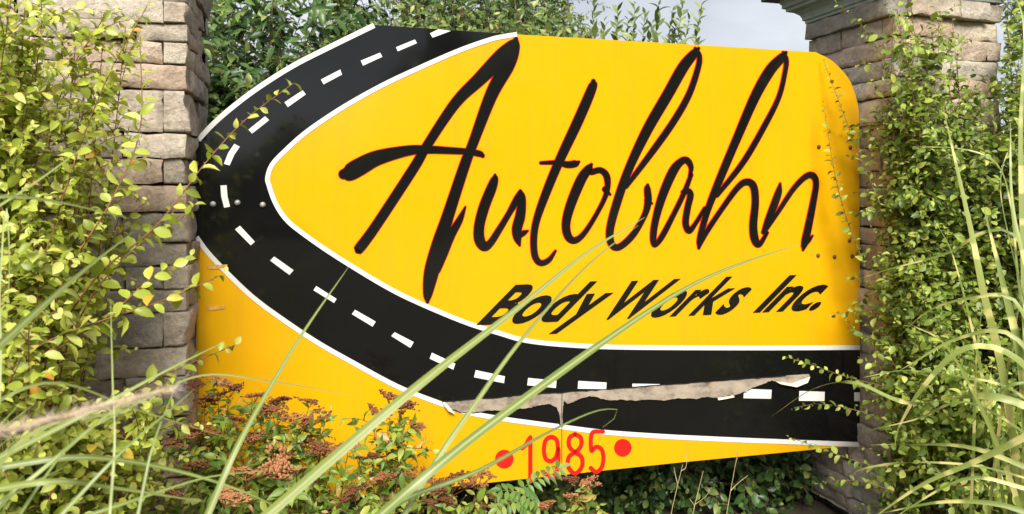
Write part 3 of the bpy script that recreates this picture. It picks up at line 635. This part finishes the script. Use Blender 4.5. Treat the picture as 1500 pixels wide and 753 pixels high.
creeper(V(1385, 753, 3.12)*[1, 1, 0], 'dense green leafy creeper climbing the front of the cornice-topped pillar',
        face_tips(12, (1284, 1325), (90, 620), (.0, .08))+face_tips(30, (1305, 1410), (-20, 260), (.03, .2))+face_tips(32, (1315, 1440), (150, 520), (.04, .35))+face_tips(24, (1300, 1450), (440, 750), (.05, .45)), 18,
        [[(1290, 300, 3.1), (1262, 235, 3.25), (1235, 165, 3.3), (1205, 85, 3.35)], [(1265, 385, 3.2), (1240, 320, 3.25), (1222, 250, 3.25), (1206, 150, 3.3)],
         [(1330, 200, 3.05), (1305, 110, 3.1), (1265, 40, 3.2), (1225, 5, 3.3)], [(1340, 200, 3.0), (1335, 120, 3.05), (1320, 50, 3.1), (1300, 5, 3.15)], [(1350, 200, 3.0), (1372, 110, 3.08), (1375, 20, 3.1)],
         [(1310, 570, 2.95), (1240, 552, 3.0), (1190, 535, 3.02), (1150, 522, 3.05)], [(1310, 620, 2.9), (1250, 600, 2.95), (1200, 592, 3.0), (1160, 598, 3.02)],
         [(1330, 690, 2.85), (1270, 680, 2.9), (1210, 660, 2.95), (1155, 640, 3.0)], [(1310, 720, 2.85), (1260, 705, 2.9), (1215, 705, 2.95), (1190, 712, 3.0)],
         [(1290, 500, 3.0), (1262, 490, 3.1), (1240, 470, 3.15)]])
creeper(V(1530, 753, 3.2)*[1, 1, 0], 'tall dark-shaded green shrub crowding past the outer corner of the cornice-topped pillar',
        tips(50, (1462, 1640), (-110, 220), (2.9, 3.5))+tips(34, (1400, 1620), (120, 500), (2.7, 3.3))+tips(22, (1400, 1600), (450, 750), (2.4, 3.0)), 17)

# ---- shrubs behind the sign
def bush(name, base, label, mat, leaves, size, tp_list, n_twigs, tw_len, spacing, cat='shrub', twk={}, st_f=.5):
    pl = Plant(name, base, label, cat, 'shrubs growing behind the sign', mat, M['bark'], leaves)
    for tip in tp_list:
        st = np.array(base)+np.array([rng.uniform(-.2, .2), rng.uniform(-.2, .2), 0]); P = arch(st, V(*tip), rng.uniform(.1, .3), wob=.07)
        pl.shoot(P, size, spacing*1.1, st_f, (.008, .002)); side_twigs(pl, P, n_twigs, tw_len, size, spacing, st_f, **twk)
    return pl.finish()
bush('broadleaf_shrub', V(380, 753, 4.4)*[1, 1, 0], 'dark broad-leaved shrub between the tan pillar and the curved end of the sign', M['dark'], LANCE, .095,
     tips(64, (240, 540), (-140, 280), (3.9, 5.0)), 22, .32, .04)
bush('dense_shrub', V(640, 753, 5.0)*[1, 1, 0], 'dense fine-leaved shrub rising behind the top edge of the painted road', M['dark'], LANCE, .075,
     tips(60, (480, 800), (-180, 110), (4.4, 5.6)), 22, .32, .036)
bush('leafy_shrub', V(720, 753, 4.3)*[1, 1, 0], 'mid-green leafy shrub with pale tips above the highest point of the script A', M['mid'], LANCE, .07,
     tips(44, (560, 870), (-20, 90), (4.0, 4.5)), 16, .22, .03, st_f=.6)
bush('conifer_like_shrub', V(820, 753, 6.0)*[1, 1, 0], 'dark evergreen shrub beside the patch of open cloudy sky', M['dark'], LANCE, .055,
     tips(40, (700, 850), (-140, 100), (5.6, 6.3)), 24, .32, .026)
bush('broadleaf_shrub', V(180, 753, 5.4)*[1, 1, 0], 'dark shrub half hidden behind the tan stone pillar', M['dark'], LANCE, .09,
     tips(50, (-60, 460), (-170, 300), (4.9, 5.9)), 20, .34, .045)
bush('dense_shrub', V(1620, 753, 4.9)*[1, 1, 0], 'dense dark shrub behind the outer corner of the cornice-topped pillar', M['dark'], LANCE, .09, tips(50, (1470, 1800), (-160, 330), (4.6, 5.4)), 18, .34, .045)
sh = Plant('upright_shrub', V(930, 753, 4.2)*[1, 1, 0], 'upright leafy shoots standing against the cloudy sky above the sign', 'shrub', 'shrubs growing behind the sign', M['shoot'], M['bark_green'], LANCE)
for x, y in ((800, 8), (835, 18), (850, 30), (870, 5), (885, 32), (905, 12), (930, 6), (945, 20), (965, 8), (985, 16), (1000, 0), (1028, 8), (1010, 25), (955, 34), (920, 30), (780, 12), (865, 40), (990, 40)):
    Yd = rng.uniform(3.9, 4.4); P = catmull([V(930, 753, 4.2)*[1, 1, 0], V(930+(x-930)*.6, 350, Yd), V(x-(x-930)*.12-4, 110, Yd), V(x, y, Yd)], 10)
    sh.shoot(P, .13, .017, .66, (.008, .0016), spread=.7, droop=-.15, upright=.3)
sh.finish()
low = lambda b, lab, tl, m: bush('low_shrub', b, lab, m, OVAL, .055, tl, 18, .22, .026, st_f=.2)
low(V(640, 753, 3.6)*[1, 1, 0], 'low leafy shrub showing under the sign behind the rusty flower heads', tips(30, (420, 860), (715, 790), (3.3, 3.8)), M['mid'])
low(V(960, 753, 3.9)*[1, 1, 0], 'low dark shrub in the shade beneath the tapering tail of the sign', tips(34, (860, 1090), (650, 770), (3.5, 4.2)), M['dark'])
low(V(1130, 753, 4.3)*[1, 1, 0], 'low dark leafy shrub in the shade behind the foot of the cornice-topped pillar', tips(34, (1040, 1260), (650, 780), (4.0, 4.6))+tips(24, (1060, 1185), (690, 800), (3.5, 4.1)), M['dark'])
bush('dense_shrub', V(1000, 753, 6.2)*[1, 1, 0], 'dense dark hedge shrub far behind the underside of the sign', M['dark'], LANCE, .08, tips(60, (700, 1350), (420, 760), (5.6, 6.6)), 20, .35, .05)

# ------------------------------------------------------------------ spirea with dry flower heads
def bloom_mesh(seed, n=70):
    rs = np.random.default_rng(seed); vs_, fs = [], []
    def bead(c, r):
        b = len(vs_); vs_.extend([c+np.array(d)*r for d in ((1, 0, 0), (0, 1, 0), (-1, 0, 0), (0, -1, 0), (0, 0, 1), (0, 0, -1))])
        fs.extend([(b, b+1, b+4), (b+1, b+2, b+4), (b+2, b+3, b+4), (b+3, b, b+4), (b+1, b, b+5), (b+2, b+1, b+5), (b+3, b+2, b+5), (b, b+3, b+5)])
    def bar(a, c, r):
        b = len(vs_); s1 = norm(np.cross(c-a, [0.3, 1, .2])); s2 = norm(np.cross(c-a, s1))
        for p in (a, c): vs_.extend([p+r*s1, p-r*.5*s1+r*.86*s2, p-r*.5*s1-r*.86*s2])
        for k in range(3): fs.append((b+k, b+(k+1) % 3, b+3+(k+1) % 3, b+3+k))
    for k in range(9):
        a = rs.uniform(0, 6.28); rr = rs.uniform(.15, .8); hub = np.array([rr*math.cos(a), rr*math.sin(a), .35+.25*(1-rr)+rs.normal(0, .08)]); bar(np.array([0, 0, 0.]), hub, .018)
        for q in range(n//9):
            e = hub+np.array([rs.normal(0, .17), rs.normal(0, .17), rs.uniform(.08, .24)]); bar(hub, e, .009); bead(e, rs.uniform(.05, .1))
    me = bpy.data.meshes.new('flower_head'); me.from_pydata([tuple(v) for v in vs_], [], fs); me.materials.append(M['bloom']); return me
BLOOM = [bloom_mesh(k, 150) for k in range(4)]
def spirea(base, label, heads, fill=3):
    pl = Plant('spirea', base, label, 'shrub', 'spirea plants at the foot of the sign', M['spirea'], M['bark_red'], LANCE)
    for hx, hy, Y, wpx in heads:
        top = V(hx, hy+wpx*.28, Y); st = np.array(base)+np.array([rng.uniform(-.08, .08), rng.uniform(-.08, .08), 0])
        P = catmull([st, st+(top-st)*.5+np.array([rng.normal(0, .03), rng.normal(0, .03), .04]), top], 9); pl.shoot(P, .058, .02, .3, (.003, .0012), spread=.9, droop=.15)
        side_twigs(pl, P, fill+9, .14, .05, .02, .35)
        o = bpy.data.objects.new('flower_head', BLOOM[int(rng.integers(4))]); link(o, pl.root); r_ = wpx/F*Y/2*1.2
        o.location = [float(c) for c in top-pl.base]; o.scale = (r_, r_, r_*.75); o.rotation_euler = (rng.normal(.2, .2), rng.normal(0, .2), rng.uniform(0, 6))
    pl.finish()
spirea(V(305, 753, 2.4)*[1, 1, 0], 'spirea with reddish-brown dry flower heads beside the tan pillar foot',
       [(300, 585, 2.42, 46), (318, 556, 2.46, 34), (285, 560, 2.42, 36), (335, 572, 2.45, 40), (300, 625, 2.38, 50), (345, 615, 2.4, 40), (268, 640, 2.3, 44), (240, 570, 2.3, 34), (225, 650, 2.2, 50), (285, 680, 2.25, 50)])
spirea(V(420, 753, 2.45)*[1, 1, 0], 'spirea with wide dark-brown flower heads under the lowest bend of the painted road',
       [(392, 598, 2.5, 56), (372, 580, 2.5, 40), (415, 585, 2.52, 36), (452, 588, 2.52, 34), (370, 640, 2.45, 44), (430, 610, 2.48, 42), (470, 604, 2.5, 50), (400, 655, 2.42, 60), (448, 648, 2.45, 50), (480, 660, 2.45, 40), (510, 650, 2.5, 36), (360, 690, 2.35, 50), (425, 690, 2.4, 50)])
spirea(V(560, 753, 2.5)*[1, 1, 0], 'tall spirea stem with a rusty flower head reaching up to the white road line',
       [(572, 582, 2.55, 58), (545, 600, 2.55, 30), (590, 598, 2.55, 34), (540, 670, 2.45, 40), (604, 620, 2.55, 28), (520, 655, 2.5, 26), (560, 700, 2.4, 44), (520, 720, 2.35, 50)], 5)
spirea(V(650, 753, 2.5)*[1, 1, 0], 'spirea with broad rusty flower heads left of the red date dots',
       [(612, 692, 2.5, 44), (660, 708, 2.5, 70), (698, 702, 2.55, 50), (640, 735, 2.4, 50), (735, 738, 2.5, 60)], 4)
spirea(V(840, 753, 2.65)*[1, 1, 0], 'spirea with pinkish-brown flower heads under the red digits',
       [(835, 703, 2.7, 38), (864, 706, 2.72, 36), (800, 740, 2.6, 44), (845, 728, 2.65, 40)], 4)
spirea(V(120, 753, 2.1)*[1, 1, 0], 'spirea with crushed brown flower heads among the pale striped grass',
       [(40, 650, 2.0, 60), (110, 665, 2.05, 60), (170, 640, 2.1, 60), (190, 690, 2.05, 60), (90, 710, 1.95, 60), (250, 725, 2.1, 50), (330, 728, 2.2, 56)])

# ------------------------------------------------------------------ compound-leaved seedling
ash = Plant('sapling', V(795, 790, 2.55)*[1, 1, 0], 'sapling with feathery compound leaves in front of the red digits', 'sapling', None, M['ash'], M['bark_green'], LANCE)
for pts in ([(795, 760, 2.5), (765, 722, 2.5), (785, 703, 2.5), (818, 686, 2.52)], [(795, 765, 2.5), (785, 738, 2.45), (762, 722, 2.42), (735, 718, 2.4)],
            [(795, 775, 2.5), (775, 750, 2.42), (755, 735, 2.38), (730, 745, 2.34)]):
    P = catmull([V(*p) for p in pts], 8); ash.stem(P, .0018, .0008); Q = resample(P[6:], .019)
    T = norm(np.gradient(Q, axis=0))
    for i in range(len(Q)):
        sd2 = norm(np.cross(T[i], [0, -.5, .85]))
        for s_ in (-1, 1): ash.leaf(Q[i], T[i]*.45+s_*sd2+np.array([0, 0, -.15])+rng.normal(0, .06, 3), np.array([0, -.5, .8])+rng.normal(0, .1, 3), .042*rng.uniform(.85, 1.1))
    ash.leaf(Q[-1], T[-1], np.array([0, -.5, .8]), .05)
ash.stem(catmull([V(795, 790, 2.55)*[1, 1, 0], V(795, 765, 2.5)], 3), .004, .0025); ash.finish()

# ------------------------------------------------------------------ grasses
def blade(root, base, pts, width, mat, twist=0.0, tip=.35):
    P = resample(catmull(pts, 12), .028); q = len(P); T = norm(np.gradient(P, axis=0)); d = np.r_[0, np.cumsum(np.linalg.norm(np.diff(P, axis=0), axis=1))]
    vs_, fs, uvs = [], [], []
    ref = norm(np.array([.25+twist, -1, .45+rng.normal(0, .25)]))
    for i in range(q):
        f = i/(q-1); wd_ = width*min(1, .45+2.2*f)*min(1, ((1-f)/tip)**.8 if f > 1-tip else 1)+.0006
        s_ = norm(np.cross(T[i], ref)); n_ = np.cross(s_, T[i])
        for k, (a, h) in enumerate(((-.5, .12), (0, 0), (.5, .12))): vs_.append(P[i]-base+s_*wd_*a+n_*wd_*h)
    for i in range(q-1):
        for k in range(2): fs.append((i*3+k, i*3+k+1, i*3+4+k, i*3+3+k))
    o = mesh_obj('blade', vs_, fs, mat, root, True); ul = o.data.uv_layers.new(name='UVMap')
    for p in o.data.polygons:
        for li, vi in zip(p.loop_indices, p.vertices): ul.data[li].uv = ((vi % 3)/2, d[vi//3])
    return o
def grass(name, base, label, traced, mat, nfill, fx, fy, fY, wr):
    base = np.array(base, float); root = empty(name, base, label, 'grass clump')
    for pts, wd_ in traced:
        st = base+np.array([rng.uniform(-.08, .08), rng.uniform(-.08, .08), 0]); c = [V(*p) for p in pts]
        d0 = norm(c[0]-c[1]); m2 = c[0]+d0*.22*np.linalg.norm(c[0]-st); m1 = st*.55+m2*.45; m1[2] = m2[2]*.5; blade(root, base, [st, m1, m2]+c, wd_, mat, rng.normal(0, .3))
    for _ in range(nfill):
        st = base+np.array([rng.uniform(-.12, .12), rng.uniform(-.12, .12), 0]); e = V(rng.uniform(*fx), rng.uniform(*fy), rng.uniform(*fY))
        m1 = st+(e-st)*.45+np.array([0, 0, .22]); m2 = st+(e-st)*.78+np.array([0, 0, .18]); blade(root, base, [st, m1, m2, e], rng.uniform(*wr), mat, rng.normal(0, .5))
    return root
L1 = [([(385, 760, 1.05), (600, 575, 1.15), (750, 458, 1.3), (860, 370, 1.45), (945, 318, 1.6)], .014),
      ([(585, 765, 1.15), (645, 665, 1.2), (690, 600, 1.25), (762, 500, 1.35), (857, 392, 1.5), (935, 330, 1.65)], .008),
      ([(545, 765, 1.1), (620, 700, 1.12), (720, 620, 1.2), (885, 500, 1.35), (1000, 425, 1.5), (1080, 388, 1.6), (1170, 358, 1.75)], .013),
      ([(540, 770, 1.1), (600, 728, 1.15), (700, 690, 1.2), (800, 635, 1.35), (870, 603, 1.45), (905, 600, 1.5), (903, 610, 1.5), (883, 626, 1.5)], .008),
      ([(300, 765, 1.1), (345, 660, 1.15), (400, 560, 1.25), (450, 478, 1.35), (510, 392, 1.5)], .010)]
grass('striped_grass_clump', (-.40, .95, 0), 'clump of long pale-striped grass blades crossing in front of the sign', L1, M['blade'], 0, (0, 0), (0, 0), (0, 0), (0, 0))
L2 = [([(-60, 560, .95), (60, 450, 1.05), (130, 390, 1.15), (195, 340, 1.25)], .020), ([(-80, 300, 1.0), (0, 288, 1.05), (80, 295, 1.15), (190, 320, 1.3)], .013),
      ([(-60, 340, 1.1), (60, 262, 1.2), (150, 195, 1.35)], .012), ([(-60, 700, 1.0), (100, 620, 1.1), (240, 545, 1.2), (330, 500, 1.3)], .014), ([(-40, 770, 1.0), (60, 690, 1.05), (170, 600, 1.15), (245, 575, 1.3)], .010),
      ([(160, 765, 1.0), (168, 650, 1.05), (165, 560, 1.1), (162, 440, 1.2)], .005), ([(80, 765, .95), (170, 670, 1.0), (250, 600, 1.1), (285, 570, 1.15)], .009),
      ([(-40, 690, 1.1), (120, 670, 1.15), (260, 690, 1.25), (380, 730, 1.3), (440, 770, 1.35)], .012), ([(-40, 600, 1.1), (80, 560, 1.2), (200, 600, 1.3), (330, 640, 1.4)], .007),
      ([(-30, 720, 1.0), (80, 705, 1.0), (170, 715, 1.1), (300, 735, 1.2)], .014), ([(200, 765, 1.0), (225, 650, 1.05), (260, 560, 1.15)], .008),
      ([(0, 410, 1.2), (8, 300, 1.25), (14, 380, 1.2), (10, 460, 1.15)], .004), ([(180, 600, 1.7), (290, 551, 1.9), (380, 556, 2.0), (515, 579, 2.2)], .007),
      ([(100, 765, 1.1), (190, 735, 1.15), (300, 700, 1.25), (380, 690, 1.3)], .010)]
grass('striped_grass_clump', (-.95, .95, 0), 'clump of broad pale-green grass blades leaning over the yellow-green shrub', L2, M['blade'], 10, (-60, 230), (560, 740), (.9, 1.3), (.005, .011))
R1 = [([(1500, 770, 2.0), (1470, 560, 2.0), (1440, 430, 2.0), (1420, 330, 2.05), (1383, 165, 2.15)], .019), ([(1510, 770, 1.9), (1500, 560, 1.95), (1470, 420, 2.0), (1440, 300, 2.05)], .020),
      ([(1540, 600, 1.8), (1490, 445, 1.9), (1420, 437, 1.95), (1360, 455, 2.0), (1318, 492, 2.05)], .012), ([(1560, 590, 1.8), (1480, 490, 1.85), (1400, 497, 1.95), (1340, 530, 2.0), (1312, 546, 2.05)], .013),
      ([(1560, 600, 1.75), (1480, 520, 1.8), (1410, 512, 1.85), (1350, 570, 1.9), (1315, 630, 1.95), (1312, 660, 1.95)], .018), ([(1560, 640, 1.8), (1480, 570, 1.8), (1390, 550, 1.9), (1320, 543, 2.0), (1265, 553, 2.05)], .009),
      ([(1560, 620, 1.7), (1450, 580, 1.75), (1330, 590, 1.9), (1250, 560, 2.0), (1190, 570, 2.1), (1130, 610, 2.2)], .014), ([(1540, 660, 1.7), (1420, 590, 1.8), (1340, 615, 1.9), (1265, 632, 2.0)], .010),
      ([(1540, 700, 1.7), (1420, 655, 1.8), (1320, 651, 1.9), (1270, 652, 2.0)], .012), ([(1560, 720, 1.6), (1440, 685, 1.7), (1330, 678, 1.8), (1255, 690, 1.9), (1250, 715, 1.95)], .012),
      ([(1500, 640, 1.6), (1430, 675, 1.65), (1350, 710, 1.7), (1270, 765, 1.75)], .018), ([(1520, 720, 1.6), (1420, 700, 1.65), (1330, 745, 1.7), (1300, 770, 1.7)], .010),
      ([(1420, 770, 2.0), (1425, 650, 2.0), (1430, 520, 2.05), (1445, 400, 2.1)], .014), ([(1490, 400, 2.0), (1480, 300, 2.05), (1460, 240, 2.1), (1410, 218, 2.15), (1335, 215, 2.2)], .008),
      ([(1540, 500, 1.9), (1500, 380, 1.95), (1482, 290, 2.0), (1480, 180, 2.05)], .012), ([(1530, 460, 2.0), (1490, 350, 2.0), (1440, 340, 2.05), (1390, 370, 2.1), (1300, 395, 2.2), (1240, 415, 2.3)], .008),
      ([(1530, 560, 1.9), (1480, 360, 2.0), (1465, 270, 2.1), (1480, 215, 2.2), (1510, 180, 2.2)], .010), ([(1540, 560, 1.9), (1480, 565, 1.95), (1445, 590, 2.0), (1435, 640, 2.0)], .008),
      ([(1540, 770, 1.6), (1470, 740, 1.65), (1380, 735, 1.7), (1290, 752, 1.75)], .014), ([(1500, 400, 2.1), (1495, 200, 2.15), (1500, 40, 2.2), (1475, -30, 2.3)], .012),
      ([(1560, 640, 1.7), (1500, 560, 1.75), (1440, 600, 1.8), (1395, 660, 1.85)], .012)]
R1 = [(p_, w_*1.3) for p_, w_ in R1]
zb_ = V(1500, 753, 1.95)*[1, 1, 0]
grass('zebra_grass_clump', zb_, 'clump of zebra grass with yellow-banded arching blades by the green creeper', R1, M['zebra'], 12, (1330, 1640), (300, 720), (1.7, 2.2), (.007, .016))

# fountain-grass plume close to the lens
pl_b = np.array([-.75, .52, 0]); pr = empty('fountain_grass_stalk', pl_b, 'soft pinkish grass plume leaning in beside the shrubs', 'grass plume')
P = catmull([pl_b, V(-330, 740, .56), V(-60, 650, .58), V(60, 618, .61), V(170, 590, .65), V(245, 572, .68)], 10); Q = resample(P, .012)
vs_, fs = [], []
def tube_(P_, r0, r1):
    T = norm(np.gradient(P_, axis=0)); b = len(vs_); q = len(P_)
    for i in range(q):
        s1 = norm(np.cross(T[i], [0, 0, 1.])); s2 = np.cross(T[i], s1); r_ = r0+(r1-r0)*i/(q-1)
        for k in range(4): vs_.append(P_[i]-pl_b+r_*(math.cos(k*1.571)*s1+math.sin(k*1.571)*s2))
    for i in range(q-1):
        for k in range(4): fs.append((b+i*4+k, b+i*4+(k+1) % 4, b+i*4+4+(k+1) % 4, b+i*4+4+k))
tube_(Q, .0018, .001); mesh_obj('stalk', vs_, fs, M['straw'], pr, True)
vs_, fs = [], []; T = norm(np.gradient(Q, axis=0)); q0 = int(len(Q)*.62)
for i in range(q0, len(Q)):
    f = (i-q0)/(len(Q)-q0)
    for _ in range(75):
        p = Q[i]+T[i]*rng.uniform(-.006, .006); d = norm(T[i]*.9+rng.normal(0, .55, 3)); L_ = .026*(1-.6*f)*rng.uniform(.6, 1.2); s_ = norm(np.cross(d, rng.normal(0, 1, 3)))*.00025
        b = len(vs_); vs_ += [p-s_-pl_b, p+s_-pl_b, p+d*L_-pl_b]; fs.append((b, b+1, b+2))
tag(mesh_obj('plume', vs_, fs, M['plume'], pr), kind='stuff')

# dry stalks under the sign tail
for x, y0_, y1_, Y, lab in ((1080, 770, 665, 2.9, 'bent dry straw stalk with forked tip under the sign tail'), (1030, 770, 690, 2.85, 'short straight dry straw stalk beside the forked one'), (1000, 760, 680, 3.0, 'curved thin dry straw stalk nearest the pinkish flower heads')):
    b = V(x-25, 753, Y)*[1, 1, 0]; pl = Plant('dry_stalk', b, lab, 'dry stalk', None, M['straw'], M['straw'])
    P = catmull([b, V(x-18, y0_, Y), V(x, y1_, Y)], 8); pl.stem(P, .0022, .001)
    for _ in range(2):
        i = int(rng.integers(10, len(P)-1)); e = P[i]+np.array([rng.normal(.04, .05), rng.normal(0, .04), rng.uniform(.03, .09)]); pl.stem(catmull([P[i], (P[i]+e)/2+rng.normal(0, .01, 3), e], 4), .0016, .0007)
    pl.finish()

# far-off woods across the road behind the viewer (they show in the gloss of the sign)
vs_, fs, q = [], [], 0
rw = np.random.default_rng(5); nW = 26000
az = rw.uniform(-.9, 1.15, nW)                        # angle from -Y towards +X
hmax = np.interp(az, [-.9, .05, .3, .5, .75, 1.15], [2.6, 2.4, 3.0, 7.5, 10, 9])*(1+.22*np.sin(az*31)+.12*np.sin(az*77+1))
rad = rw.uniform(24, 29, nW); zz_ = hmax*rw.random(nW)**.75
C = np.stack([rad*np.sin(az), -rad*np.cos(az), zz_], 1); A_ = rw.normal(0, .30, (nW, 3)); B_ = rw.normal(0, .30, (nW, 3))
Vw = np.stack([C+A_, C+B_, C-A_, C-B_], 1).reshape(-1, 3); Fw = np.arange(nW*4).reshape(-1, 4)
me = bpy.data.meshes.new('distant_woods'); me.from_pydata(Vw.tolist(), [], Fw.tolist()); me.materials.append(M['dark'])
at = me.attributes.new('rnd', 'FLOAT', 'POINT'); at.data.foreach_set('value', np.repeat(rw.random(nW), 4).astype(np.float32))
tag(link(bpy.data.objects.new('distant_woods', me)), 'far-off dark green woods across the road, mirrored in the sign', 'woods', kind='stuff')
